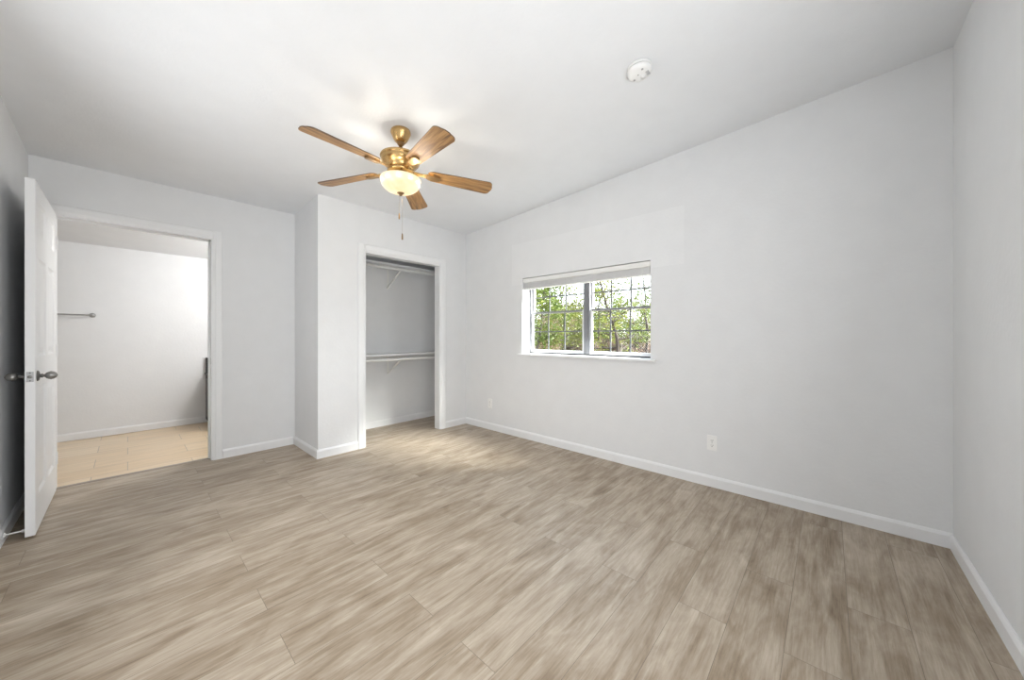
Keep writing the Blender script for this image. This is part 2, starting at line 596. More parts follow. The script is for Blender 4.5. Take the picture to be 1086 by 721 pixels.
def casing(name, x0, x1, z, y, depth, w, label, with_stop=False):
    t = 0.017
    root = empty(name, (x0, y, 0))
    struct(root, label, 'door frame')
    ox, oy = -x0, -y
    def leg(xi, xo):
        m_ = MB()
        a, b = xi, xo
        s = 1 if b > a else -1
        pr = [(a, y), (a, y - t * 0.55), (a + s * w * 0.18, y - t * 0.75), (a + s * w * 0.30, y - t),
              (b - s * w * 0.12, y - t), (b, y - t * 0.7), (b, y)]
        pr = [(p[0] + ox, p[1] + oy) for p in pr]
        m_.prism(pr, 'z', 0, z + (w if True else 0))
        return m_.build('casing_leg', M_trim, root)
    leg(x0, x0 - w)
    leg(x1, x1 + w)
    m_ = MB()
    pr = [(y, z), (y - t * 0.55, z), (y - t * 0.75, z + w * 0.18), (y - t, z + w * 0.3),
          (y - t, z + w * 0.88), (y - t * 0.7, z + w), (y, z + w)]
    pr = [(p[0] + oy, p[1]) for p in pr]
    m_.prism(pr, 'x', 0.0, x1 - x0)
    m_.build('casing_head', M_trim, root)
    jt = 0.012
    for xa in (x0, x1 - jt):
        m_ = MB(); m_.box(xa + ox, xa + jt + ox, 0, depth, 0, z)
        m_.build('jamb', M_trim, root)
    m_ = MB(); m_.box(jt, x1 - x0 - jt, 0, depth, z - jt, z)
    m_.build('head_jamb', M_trim, root)
    if with_stop:
        m_ = MB()
        m_.box(jt, jt + 0.011, depth - 0.07, depth - 0.035, 0, z - jt)
        m_.box(x1 - x0 - jt - 0.011, x1 - x0 - jt, depth - 0.07, depth - 0.035, 0, z - jt)
        m_.box(jt, x1 - x0 - jt, depth - 0.07, depth - 0.035, z - jt - 0.011, z - jt)
        m_.build('door_stop_strip', M_trim, root)
    return root


tr1 = casing('trim_1', EX0, EX1, EZ, J, TH, 0.068, 'white frame around the open doorway', True)
m = MB()
m.box(EX1 - EX0 - 0.0135, EX1 - EX0 - 0.0122, 0.012, 0.040, 0.895, 0.955)
tag(m.build('strike_plate', M_nickel, tr1), 'nickel strike plate')
casing('trim_2', CX0, CX1, CZ, N, CT, 0.073, 'white frame around the closet opening')
m = MB()
m.prism([(4.325, 0.0), (4.366, 0.0), (4.362, 0.005), (4.345, 0.007), (4.329, 0.005)], 'x', EX0 + 0.012, EX1 - 0.012)
struct(m.build('trim_3', M_strip), 'brown floor transition strip in the doorway', 'threshold')

# ------------------------------------------------------------------ door
DX1, DY0, DY1, DT = -0.358, 3.388, 4.262, 0.036
DZ0, DZ1 = 0.012, 2.065
door = empty('door_1', (DX1 - DT, DY1, 0))
struct(door, 'white six-panel door standing open against the left wall', 'door')
# leaf built in its own frame: x across thickness (0..DT), y from hinge (0) to free edge (-w)
dw = DY1 - DY0
m = MB()
stile, mid = 0.112, 0.10
pw = (dw - 2 * stile - mid) / 2
rows = [(0.215, 0.86), (1.035, 1.625), (1.765, 1.965)]
cols = [(-dw + stile, -dw + stile + pw), (-stile - pw, -stile)]
m.box(0, DT, -dw, -dw + stile, DZ0, DZ1)
m.box(0, DT, -stile, 0, DZ0, DZ1)
for (za, zb) in rows:
    m.box(0, DT, cols[0][1], cols[1][0], za, zb)
zs = [DZ0] + [q for r_ in rows for q in r_] + [DZ1]
for a, b in ((0, 1), (2, 3), (4, 5), (6, 7)):
    m.box(0, DT, -dw + stile, -stile, zs[a], zs[b])
for (ya, yb) in cols:
    for (za, zb) in rows:
        for side in (0, 1):
            xs = DT if side else 0.0
            s = -1 if side else 1
            d1, d2 = 0.009, 0.003
            # sloping moulding, flat groove, raised field
            rings = [(0.0, 0.0), (0.014, d1), (0.026, d1), (0.052, d2)]
            pts = []
            for (ins, dep) in rings:
                x = xs + s * dep
                pts.append([(x, ya + ins, za + ins), (x, yb - ins, za + ins), (x, yb - ins, zb - ins), (x, ya + ins, zb - ins)])
            vv = [p for r_ in pts for p in r_]
            ff = []
            for i in range(3):
                for k in range(4):
                    ff.append((i * 4 + k, i * 4 + (k + 1) % 4, (i + 1) * 4 + (k + 1) % 4, (i + 1) * 4 + k))
            ff.append((12, 13, 14, 15))
            m.add(vv, ff)
m.build('leaf', M_door, door)
KY, KZ = -dw + 0.062, 0.925


def knob(sign, label=None):
    x0 = DT if sign > 0 else 0.0
    m_ = MB()
    m_.lathe([(0.0, 0), (0.031, 0), (0.031, 0.003), (0.027, 0.007), (0.016, 0.010), (0.0, 0.010)], (x0, KY, KZ), (sign, 0, 0), 32)
    ro = m_.build('rosette', M_pewter_dark, door)
    m_ = MB()
    m_.lathe([(0.011, 0.009), (0.010, 0.014), (0.013, 0.018), (0.008, 0.022), (0.009, 0.028)], (x0, KY, KZ), (sign, 0, 0), 24)
    m_.build('knob_neck', M_pewter_dark, ro)
    m_ = MB()
    pr = []
    for i in range(15):
        a = math.pi * i / 14
        pr.append((max(1e-4, 0.0235 * math.sin(a) ** 0.85), 0.050 - 0.0235 * math.cos(a)))
    m_.lathe(pr, (x0, KY, KZ), (sign, 0, 0), 28, cap=False)
    m_.lathe([(0.0242, 0.046), (0.025, 0.048), (0.025, 0.051), (0.0242, 0.053)], (x0, KY, KZ), (sign, 0, 0), 28, cap=False)
    m_.lathe([(0.006, 0.0722), (0.005, 0.0742), (0.002, 0.0752), (0.0001, 0.0755)], (x0, KY, KZ), (sign, 0, 0), 16, cap=False)
    kb = m_.build('door_knob', M_pewter, door)
    ro.parent = kb
    return kb


knob(1)
knob(-1)
m = MB()
m.box(0.005, DT - 0.005, -dw - 0.0012, -dw + 0.004, KZ - 0.029, KZ + 0.029)
lp = tag(m.build('latch_plate', M_nickel, door), 'nickel latch plate on the door edge')
m = MB()
m.lathe([(0.009, 0), (0.0085, 0.006), (0.006, 0.009), (0.0, 0.0095)], (DT / 2, -dw - 0.0012, KZ), (0, -1, 0), 20)
m.build('latch_bolt', M_pewter, lp)
m = MB()
for dz in (-0.022, 0.022):
    m.lathe([(0.0035, 0), (0.003, 0.001), (0.0, 0.0012)], (DT / 2, -dw - 0.0012, KZ + dz), (0, -1, 0), 12)
m.build('plate_screw', M_pewter_dark, lp)
for hz in (0.25, 1.05, 1.85):
    m = MB()
    m.tube([(DT + 0.004, -0.006, hz - 0.045), (DT + 0.004, -0.006, hz + 0.045)], 0.0045, 12)
    m.box(DT - 0.001, DT + 0.002, -0.036, -0.006, hz - 0.044, hz + 0.044)
    m.build('hinge', M_trim, door)

# door stop on the baseboard behind the door
m = MB()
sx, sy, sz = L + BT, 3.425, 0.042
stop = empty('door_stop', (sx, sy, sz))
m.lathe([(0.0, 0), (0.014, 0), (0.013, 0.004), (0.006, 0.007), (0.0, 0.007)], (0, 0, 0), (1, 0, 0), 20)
m.build('stop_base', M_wire, stop)
m = MB(); m.tube([(0.006, 0, 0), (0.062, 0, -0.001)], 0.0045, 12)
m.build('stop_rod', M_wire, stop)
m = MB()
m.lathe([(0.0, 0.058), (0.008, 0.058), (0.0085, 0.064), (0.0075, 0.0695), (0.0, 0.070)], (0, 0, -0.001), (1, 0, 0), 18)
m.build('rubber_tip', M_rubber, stop)
tag(stop, 'thin white door stop sticking out of the baseboard behind the open door', 'door stop')

# ------------------------------------------------------------------ window
win = empty('window_1', (W + 0.135, (WY0 + WY1) / 2, WZ0))
struct(win, 'wide twin sash window with grey bars looking out on trees', 'window')
wx0 = W + 0.135


def wl_(x, y, z):
    return (x - win.location.x, y - win.location.y, z - win.location.z)


def wbox(m_, x0, x1, y0, y1, z0, z1):
    a, b = wl_(x0, y0, z0), wl_(x1, y1, z1)
    m_.box(a[0], b[0], a[1], b[1], a[2], b[2])


FY0, FY1, FZ0, FZ1 = WY0, WY1, 0.974, WZ1
MY0, MY1 = 1.800, 1.868
m = MB()
wbox(m, wx0, W + WX - 0.005, FY0, FY0 + 0.022, FZ0, FZ1)
wbox(m, wx0, W + WX - 0.005, FY1 - 0.022, FY1, FZ0, FZ1)
wbox(m, wx0, W + WX - 0.005, FY0, FY1, FZ1 - 0.022, FZ1)
m.build('window_frame', M_frame, win, bevel=0.001)
m = MB(); wbox(m, wx0, W + WX - 0.005, FY0, FY1, FZ0, FZ0 + 0.016)
tag(m.build('frame_sill', M_sash, win, bevel=0.001), 'white bottom rail of the window frame')
m = MB()
wbox(m, wx0 - 0.004, W + WX - 0.005, MY0, MY1, FZ0, FZ1)
wbox(m, wx0 - 0.010, wx0 - 0.004, MY0 + 0.022, MY1 - 0.022, FZ0, FZ1)
m.build('mullion', M_frame, win, bevel=0.001)
for (ya, yb) in ((FY0 + 0.022, MY0), (MY1, FY1 - 0.022)):
    for (za, zb, xa) in ((FZ0 + 0.016, 1.432, wx0 + 0.006), (1.412, FZ1 - 0.022, wx0 + 0.030)):
        xb = xa + 0.022
        low = za < 1.2
        sw = 0.022
        m = MB()
        wbox(m, xa, xb, ya, ya + sw, za, zb)
        wbox(m, xa, xb, yb - sw, yb, za, zb)
        wbox(m, xa, xb, ya + sw, yb - sw, za, za + (0.014 if low else 0.020))
        sash = m.build('sash', M_sash, win, bevel=0.001)
        m = MB()
        wbox(m, xa - 0.002, xb, ya + sw, yb - sw, zb - 0.020, zb)
        m.build('meeting_rail' if low else 'top_rail', M_frame, sash, bevel=0.001)
        gy0, gy1 = ya + sw, yb - sw
        gz0, gz1 = za + 0.014, zb - 0.02
        m = MB()
        wbox(m, xa + 0.009, xa + 0.012, gy0, gy1, gz0, gz1)
        m.build('pane', M_glass, sash)
        m = MB()
        for k in (1, 2):
            yk = gy0 + (gy1 - gy0) * k / 3
            wbox(m, xa + 0.003, xa + 0.0085, yk - 0.0065, yk + 0.0065, gz0, gz1)
        zk = (gz0 + gz1) / 2
        wbox(m, xa + 0.0032, xa + 0.0083, gy0, gy1, zk - 0.0065, zk + 0.0065)
        m.build('muntin_grid', M_muntin, sash)
m = MB()
wbox(m, wx0 + 0.004, wx0 + 0.03, FY0, FY1, WZ0, FZ0)
m.build('sill_shadow_gap', M_gap_dark, win)  # dark strip painted in for the shadow gap between frame and sill
m = MB()
wbox(m, W + 0.001, wx0 + 0.004, WY0 + 0.001, WY1 - 0.001, WZ0 - 0.003, WZ0 + 0.004)
wbox(m, W - 0.028, W - 0.0005, 1.083, 2.643, WZ0 - 0.018, WZ0 + 0.004)
m.build('window_sill', M_trim, win, bevel=0.003)

# blind, raised
bl = empty('window_blind', (W + 0.045, (WY0 + WY1) / 2, 1.81))
tag(bl, 'white horizontal blind pulled up to the head of the window', 'window blind')
by = (WY1 - WY0) / 2 - 0.006
m = MB()
m.box(-0.030, 0.028, -by, by, -0.042, -0.001)
m.box(-0.034, -0.030, -by, by, -0.048, -0.002)
m.build('headrail', M_wire, bl, bevel=0.0015)
m = MB()
for k in range(17):
    z = -0.050 - k * 0.0034
    dx = random.uniform(-0.002, 0.002)
    tilt = random.uniform(-0.0004, 0.0004)
    pr = [(-0.026 + dx, z + tilt), (-0.010 + dx, z + 0.0014), (0.010 + dx, z + 0.0014), (0.024 + dx, z - tilt),
          (0.024 + dx, z - 0.0029 - tilt), (0.010 + dx, z - 0.0016), (-0.010 + dx, z - 0.0016), (-0.026 + dx, z - 0.0029 + tilt)]
    m.prism(pr, 'y', -by + 0.004, by - 0.004)
m.build('slat_stack', M_blind, bl)
m = MB(); m.box(-0.025, 0.024, -by + 0.003, by - 0.003, -0.121, -0.108)
m.build('bottom_rail', M_wire, bl, bevel=0.002)
for yy in (-0.58, -0.2, 0.2, 0.58):
    m = MB()
    m.box(-0.0282, -0.0272, yy - 0.0015, yy + 0.0015, -0.118, -0.044)
    m.build('ladder_cord', M_blind, bl)
m = MB()
m.tube([(-0.036, 0.635, -0.03), (-0.040, 0.636, -0.06), (-0.040, 0.637, -0.53)], 0.0042, 8)
m.tube([(-0.040, 0.637, -0.53), (-0.040, 0.637, -0.555)], 0.0055, 8)
m.build('tilt_wand', M_wire, bl)
m = MB()
for k, (dy, zz) in enumerate(((0, -0.16), (0.006, -0.19))):
    m.tube([(-0.036, -0.655 + dy, -0.04), (-0.036, -0.655 + dy, zz)], 0.0012, 6)
m.build('lift_cord', M_wire, bl)

# ------------------------------------------------------------------ ceiling fan
FX, FY = 1.276, 2.203
FZC = ceil(FY)
fan = empty('ceiling_fan', (FX, FY, FZC))
tag(fan, 'brass ceiling fan with five oak blades and a lit cream glass bowl', 'ceiling fan')


def fz(z):
    return z - FZC


m = MB()
m.lathe([(0.0, 0.004), (0.064, 0.006), (0.068, -0.012), (0.066, -0.020), (0.061, -0.030), (0.051, -0.054), (0.042, -0.068),
         (0.034, -0.076), (0.028, -0.079), (0.0, -0.079)], (0, 0, 0.0), seg=48)
m.build('canopy', M_brass, fan)
m = MB()
m.lathe([(0.0, -0.078), (0.025, -0.079), (0.023, -0.092), (0.015, -0.100), (0.0, -0.100)], seg=28)
m.build('hanger_ball', M_brass_dark, fan)
m = MB()
m.lathe([(0.0, -0.095), (0.0125, -0.095), (0.0125, -0.138), (0.024, -0.140), (0.027, -0.152), (0.022, -0.166), (0.0, -0.166)], seg=28)
m.build('downrod', M_brass, fan)
m = MB()
m.lathe([(0.0, fz(2.424)), (0.045, fz(2.423)), (0.085, fz(2.417)), (0.116, fz(2.410)), (0.134, fz(2.402)), (0.137, fz(2.394)),
         (0.134, fz(2.387)), (0.128, fz(2.383)), (0.130, fz(2.374)), (0.125, fz(2.360)), (0.112, fz(2.344)), (0.097, fz(2.334)),
         (0.097, fz(2.330)), (0.090, fz(2.324)), (0.088, fz(2.312)), (0.0, fz(2.310))], seg=56)
m.build('motor_housing', M_brass, fan)
m = MB()
m.lathe([(0.0, fz(2.312)), (0.088, fz(2.311)), (0.090, fz(2.300)), (0.082, fz(2.291)), (0.064, fz(2.284)), (0.058, fz(2.270)),
         (0.066, fz(2.258)), (0.084, fz(2.250)), (0.0, fz(2.246))], seg=48)
sw_h = m.build('switch_housing', M_brass, fan)
for k in range(3):
    a = R(245) + k * 2 * math.pi / 3
    m = MB()
    m.lathe([(0.0, 0.056), (0.006, 0.056), (0.006, 0.078), (0.010, 0.080), (0.010, 0.090), (0.0, 0.092)], (0, 0, fz(2.268)),
            (math.cos(a), math.sin(a), 0), 14)
    m.build('bowl_screw', M_brass, sw_h)
bowl_r = 0.137
prof = [(0.084, fz(2.249)), (0.112, fz(2.252)), (bowl_r - 0.003, fz(2.249)), (bowl_r, fz(2.243)), (bowl_r - 0.003, fz(2.235))]
for i in range(1, 13):
    a = math.pi / 2 * i / 12
    prof.append((max(0.012, (bowl_r - 0.004) * math.cos(a) ** 0.85 if i < 12 else 0.012), fz(2.233) - 0.081 * math.sin(a)))
m = MB(); m.lathe(prof, seg=56, cap=False)
bowl = m.build('light_bowl', M_bowl, fan)
m = MB()
m.lathe([(0.0, fz(2.163)), (0.022, fz(2.161)), (0.026, fz(2.155)), (0.021, fz(2.149)), (0.012, fz(2.143)), (0.010, fz(2.138)),
         (0.006, fz(2.132)), (0.0, fz(2.130))], seg=28)
m.build('finial', M_brass_dark, bowl)


def chain(dx, dy, z0, z1, fob_len):
    m_ = MB()
    nb = 0
    z = z0
    m_.tube([(dx, dy, fz(z0)), (dx, dy, fz(z1))], 0.0006, 6)
    c = m_.build('pull_chain', M_brass_dark, fan)
    m_ = MB()
    m_.lathe([(0.0008, 0.004), (0.0035, 0.002), (0.0045, -0.004), (0.0055, -fob_len + 0.008), (0.0045, -fob_len + 0.002), (0.0, -fob_len)],
             (dx, dy, fz(z1)), seg=14)
    m_.build('chain_fob', M_brass_dark, c)


# two chains fall in front of the finial
vx, vy = -0.5012, -0.8653
chain(vx * 0.028 - 0.008, vy * 0.028 + 0.006, 2.152, 2.0, 0.040)
chain(vx * 0.028 + 0.008, vy * 0.028 - 0.007, 2.152, 1.862, 0.042)

# blade (local x runs outward)


def blade_outline():
    up = []
    x0, x1 = 0.185, 0.662
    w0, w1 = 0.052, 0.071
    pts = [(x0, w0 * 0.55), (x0 + 0.012, w0 * 0.85), (x0 + 0.03, w0)]
    for i in range(1, 9):
        t = i / 9
        pts.append((x0 + 0.03 + (x1 - 0.035 - x0 - 0.03) * t, w0 + (w1 - w0) * t))
    cx_, cy_ = x1 - 0.042, w1 - 0.036
    for i in range(0, 8):
        a = math.pi / 2 * (1 - i / 7)
        pts.append((cx_ + 0.034 * math.cos(a), cy_ + 0.036 * math.sin(a)))
    pts.append((x1, w1 * 0.2))
    return pts + [(x, -y) for x, y in reversed(pts)]


ol = blade_outline()
bm_ = MB()
n_ = len(ol)
bt = 0.006
vt = [(x, y, bt / 2) for x, y in ol] + [(x, y, -bt / 2) for x, y in ol]
bm_.add(vt, [tuple(range(n_)), tuple(range(n_, 2 * n_))[::-1]], 0)
bm_.add(vt, [(i, (i + 1) % n_, n_ + (i + 1) % n_, n_ + i) for i in range(n_)], 1)
PITCH = R(-12)
ph0 = R(189.42)
blade0 = bm_.build('blade', [M_blade, M_bladeedge], fan, merge=False)
# bracket under the blade
im = MB()
im.prism([(0.080, 0.020), (0.13, 0.013), (0.175, 0.017), (0.200, 0.030), (0.225, 0.034), (0.225, -0.034), (0.200, -0.030),
          (0.175, -0.017), (0.13, -0.013), (0.080, -0.020)], 'z', -0.012, -0.003)
iron0 = im.build('blade_bracket', M_brass, blade0, bevel=0.002)
im = MB()
cap = []
for i in range(13):
    a = -math.pi / 2 + math.pi * i / 12
    cap.append((0.252 + 0.024 * math.cos(a), 0.024 * math.sin(a)))
for i in range(13):
    a = math.pi / 2 + math.pi * i / 12
    cap.append((0.196 + 0.024 * math.cos(a), 0.024 * math.sin(a)))
im.prism(cap, 'z', -0.018, -0.004)
med0 = im.build('bracket_medallion', M_brass_dark, blade0, bevel=0.004)
droop = math.atan2(0.028, 0.62)
for k in range(5):
    b = blade0 if k == 0 else copy_tree(blade0, fan)
    a = ph0 - k * 2 * math.pi / 5
    mt = Matrix.Translation((0, 0, fz(2.312))) @ Matrix.Rotation(a, 4, 'Z') @ Matrix.Rotation(droop, 4, 'Y') @ Matrix.Rotation(PITCH, 4, 'X')
    b.matrix_local = mt
# the bulbs' light, leaving all round the bowl
for k in range(10):
    a = 2 * math.pi * (k + 0.5) / 10
    lamp('bowl_light', 'POINT', (0.150 * math.cos(a), 0.150 * math.sin(a), fz(2.215)), 0.7, (1.0, 0.93, 0.80), 0.0, parent=fan)
for k in range(5):
    a = 2 * math.pi * (k + 0.25) / 5
    sp = lamp('bowl_downlight', 'SPOT', (0.07 * math.cos(a), 0.07 * math.sin(a), fz(2.135)), 4.8, (1.0, 0.975, 0.94), 0.0, parent=fan)
    sp.data.spot_size = R(125)
    sp.data.spot_blend = 0.7
    sp.data.shadow_soft_size = 0.0

# ------------------------------------------------------------------ smoke detector
dx_, dy_ = 1.928, 0.786
det = empty('smoke_detector', (dx_, dy_, ceil(dy_)), (-math.atan(0.0568), 0, 0))
tag(det, 'round white smoke detector on the ceiling', 'smoke detector')
m = MB(); m.lathe([(0.0, 0), (0.066, 0), (0.067, -0.004), (0.066, -0.009), (0.060, -0.010), (0.0, -0.010)], seg=48)
m.build('mounting_plate', M_white, det)
m = MB()
m.lathe([(0.0, -0.009), (0.058, -0.009), (0.058, -0.013), (0.064, -0.014), (0.065, -0.026), (0.061, -0.036), (0.050, -0.043), (0.028, -0.046), (0.0, -0.0465)], seg=48)
m.build('detector_cover', M_white, det)
m = MB(); m.lathe([(0.0582, -0.0094), (0.0590, -0.0110), (0.0582, -0.0128)], seg=48, cap=False)
m.build('vent_gap', M_gap_dark, det)
m = MB(); m.lathe([(0.0, -0.046), (0.016, -0.0445), (0.0155, -0.0485), (0.0, -0.049)], (0.022, -0.012, 0), seg=28)
m.build('test_button', M_white, det)
for (px, py, zz, rr) in ((-0.034, -0.028, -0.0440, 0.006), (0.012, 0.036, -0.0445, 0.006), (-0.012, 0.004, -0.046, 0.003)):
    m = MB(); m.lathe([(0.0, zz + 0.003), (rr, zz + 0.002), (rr, zz - 0.0012), (0.0, zz - 0.0016)], (px, py, 0), seg=16)
    m.build('sensor_hole', M_grey if rr > 0.004 else M_slot, det)
m = MB()
for k in range(5):
    m.box(-0.004 + k * 0.007, -0.001 + k * 0.007, -0.050, -0.032, -0.0462, -0.0435)
m.build('sounder_grille', M_grey, det)


# ------------------------------------------------------------------ sockets
def outlet(y, z, label):
    o = empty('electrical_outlet', (W, y, z))
    tag(o, label, 'outlet', 'wall outlets')
    m_ = MB(); m_.box(-0.0055, 0, -0.035, 0.035, -0.0575, 0.0575)
    m_.build('cover_plate', M_white, o, bevel=0.002)
    for s in (1, -1):
        m_ = MB()
        c = []
        for i in range(24):
            a = 2 * math.pi * i / 24
            c.append((max(-0.0135, min(0.0135, 0.0172 * math.cos(a))), s * 0.0195 + 0.0145 * math.sin(a)))
        m_.prism(c, 'x', -0.0075, -0.005)
        rc = m_.build('receptacle', M_white, o)
        m_ = MB()
        m_.box(-0.0078, -0.0074, -0.0075, -0.0050, s * 0.0195 - 0.001, s * 0.0195 + 0.008)
        m_.box(-0.0078, -0.0074, 0.0050, 0.0072, s * 0.0195 - 0.001, s * 0.0195 + 0.007)
        m_.box(-0.0078, -0.0074, -0.0024, 0.0024, s * 0.0195 - 0.009, s * 0.0195 - 0.0045)
        m_.build('socket_slots', M_slot, rc)
    m_ = MB(); m_.lathe([(0.0032, 0.005), (0.0030, 0.0064), (0.0, 0.0066)], (0, 0, 0), (-1, 0, 0), 14)
    m_.build('plate_screw', M_grey, o)
    return o


outlet(0.664, 0.336, 'white outlet on the wall right of and below the window')
outlet(3.112, 0.322, 'white outlet low on the window wall close to the closet corner')

# ------------------------------------------------------------------ closet fittings


def closet(zs_, rod_z, word):
    sh = MB()
    sh.box(JX + CT + 0.002, W - 0.002, 3.955, J - 0.001, zs_, zs_ + 0.019)
    o = sh.build('closet_shelf', M_trim, bevel=0.002)
    tag(o, '%s white shelf board in the closet' % word, 'shelf', 'closet shelves')
    ry = 3.945
    rod = empty('closet_rod', (2.1, ry, rod_z))
    tag(rod, 'white hanging rod under the %s closet shelf' % word.lower(), 'rod', 'closet rods')
    m_ = MB(); m_.tube([(JX + CT + 0.003 - 2.1, 0, 0), (W - 0.003 - 2.1, 0, 0)], 0.0155, 20)
    m_.build('rod_tube', M_wire, rod)
    for x, s in ((JX + CT + 0.001 - 2.1, 1), (W - 0.001 - 2.1, -1)):
        m_ = MB(); m_.lathe([(0.0, 0), (0.030, 0), (0.029, 0.006), (0.021, 0.008), (0.020, 0.014), (0.0, 0.014)], (x, 0, 0), (s, 0, 0), 24)
        m_.build('rod_socket', M_wire, rod)
    bx = 2.28
    br_ = empty('shelf_bracket', (bx, J, zs_))
    tag(br_, 'white metal bracket holding up the %s closet shelf and rod' % word.lower(), 'bracket', 'closet brackets')
    m_ = MB()
    m_.box(-0.011, 0.011, -0.003, 0, -0.26, -0.001)
    m_.build('wall_leg', M_wire, br_)
    m_ = MB()
    m_.box(-0.011, 0.011, -0.300, -0.003, -0.004, -0.001)
    m_.build('shelf_arm', M_wire, br_)
    m_ = MB()
    e = Vector((0, J - 0.003 - J, -0.245)); f_ = Vector((0, ry - J + 0.0, rod_z - zs_ - 0.018))
    d = (f_ - e).normalized(); nrm = Vector((0, -d.z, d.y))
    poly = [e + nrm * 0.005, f_ + nrm * 0.005, f_ - nrm * 0.005, e - nrm * 0.005]
    m_.prism([(p.y, p.z) for p in poly], 'x', -0.010, 0.010)
    m_.build('brace', M_wire, br_)
    m_ = MB()
    arc = []
    for i in range(13):
        a = math.pi + math.pi * i / 12
        arc.append((ry - J + 0.021 * math.cos(a), rod_z - zs_ + 0.021 * math.sin(a)))
    for i in range(13):
        a = 2 * math.pi - math.pi * i / 12
        arc.append((ry - J + 0.0165 * math.cos(a), rod_z - zs_ + 0.0165 * math.sin(a)))
    m_.prism(arc, 'x', -0.010, 0.010)
    m_.build('rod_hook', M_wire, br_)


closet(2.028, 1.985, 'Upper')
closet(0.918, 0.870, 'Lower')

# ------------------------------------------------------------------ towel bar in the room beyond
tb = empty('towel_bar', (-0.27, FAR, 1.395))
tag(tb, 'brushed metal towel bar on the far wall beyond the doorway', 'towel bar')
m = MB(); m.tube([(0.0, -0.060, 0), (-0.62, -0.060, 0)], 0.0085, 16)
m.build('bar', M_nickel, tb)
for x in (0.0, -0.62):
    m = MB()
    m.lathe([(0.0, 0), (0.026, 0), (0.026, 0.006), (0.018, 0.012), (0.011, 0.018), (0.011, 0.048), (0.015, 0.052),
             (0.016, 0.062), (0.012, 0.072), (0.0, 0.074)], (x, 0, 0), (0, -1, 0), 24)
    m.build('post', M_nickel, tb)

# ------------------------------------------------------------------ black stove beside the far wall
st = empty('stove', (1.03, 5.9, -0.004))
tag(st, 'low black stove against the far wall, mostly hidden by the door frame', 'stove')
m = MB(); m.box(-0.325, 0.33, -0.30, 0.318, 0.045, 0.645)
m.build('body', M_black, st, bevel=0.006)
m = MB(); m.box(-0.335, 0.34, -0.315, 0.318, 0.645, 0.668)
m.build('cooktop', M_black, st, bevel=0.004)
m = MB()
m.prism([(0.255, 0.668), (0.275, 0.86), (0.285, 0.872), (0.318, 0.872), (0.318, 0.668)], 'x', -0.325, 0.33)
m.build('back_panel', M_black, st, bevel=0.004)
m = MB(); m.box(-0.3275, -0.325, -0.25, 0.26, 0.10, 0.60)
m.build('side_panel', M_black_panel, st)
m = MB(); m.box(-0.30, 0.305, -0.318, -0.30, 0.17, 0.62)
dr = m.build('oven_door', M_black_panel, st, bevel=0.004)
m = MB(); m.tube([(-0.24, -0.345, 0.58), (0.245, -0.345, 0.58)], 0.009, 12)
for x in (-0.22, 0.225):
    m.tube([(x, -0.345, 0.58), (x, -0.316, 0.58)], 0.007, 10)
m.build('oven_handle', M_nickel, dr)
for x in (-0.28, 0.285):
    for y in (-0.26, 0.28):
        m = MB(); m.lathe([(0.0, 0), (0.02, 0), (0.018, 0.03), (0.012, 0.047), (0.0, 0.047)], (x, y, 0), seg=14)
        m.build('foot', M_black, st)
for k in range(4):
    m = MB()
    m.lathe([(0.0, 0), (0.020, 0), (0.018, 0.015), (0.0, 0.017)], (-0.22 + k * 0.148, 0.266, 0.775), (0, -1, 0.1), 18)
    m.build('control_knob', M_black_panel, st)

# ------------------------------------------------------------------ outdoors
GZ = -0.22
m = MB()
nx, ny = 24, 24
gx0, gx1, gy0, gy1 = W + WX + 0.01, 62, -30, 56
vv, ff = [], []
for j in range(ny + 1):
    for i in range(nx + 1):
        x = gx0 + (gx1 - gx0) * (i / nx) ** 1.4
        y = gy0 + (gy1 - gy0) * j / ny
        z = GZ + (0 if i < 3 else random.uniform(-0.12, 0.14)) + max(0, x - 25) * 0.02
        vv.append((x, y, z))
for j in range(ny):
    for i in range(nx):
        a = j * (nx + 1) + i
        ff.append((a, a + 1, a + nx + 2, a + nx + 1))
m.add(vv, ff, 0, True)
struct(m.build('ground', M_ground), 'dry earth outside the window', 'ground')


def polar(az, d):
    return (d * math.sin(R(az)), d * math.cos(R(az)))


def leaf_cloud(m_, centre, rad, n, size, mi=0, flat=0.75):
    for _ in range(n):
        while True:
            p = Vector((random.uniform(-1, 1), random.uniform(-1, 1), random.uniform(-1, 1)))
            if p.length < 1:
                break
        p = Vector((p.x * rad, p.y * rad, p.z * rad * flat)) + centre
        s = size * random.uniform(0.6, 1.3)
        u = Vector((random.uniform(-1, 1), random.uniform(-1, 1), random.uniform(-0.7, 0.5))).normalized()
        v = u.cross(Vector((random.uniform(-1, 1), random.uniform(-1, 1), random.uniform(-1, 1)))).normalized()
        n2 = u.cross(v) * s * 0.18
        a, b = p - u * s * 0.5, p + u * s * 0.5
        c, d = p + v * s * 0.27 + n2, p - v * s * 0.27 + n2
        m_.add([a, c, b, d], [(0, 1, 2), (0, 2, 3)], mi)


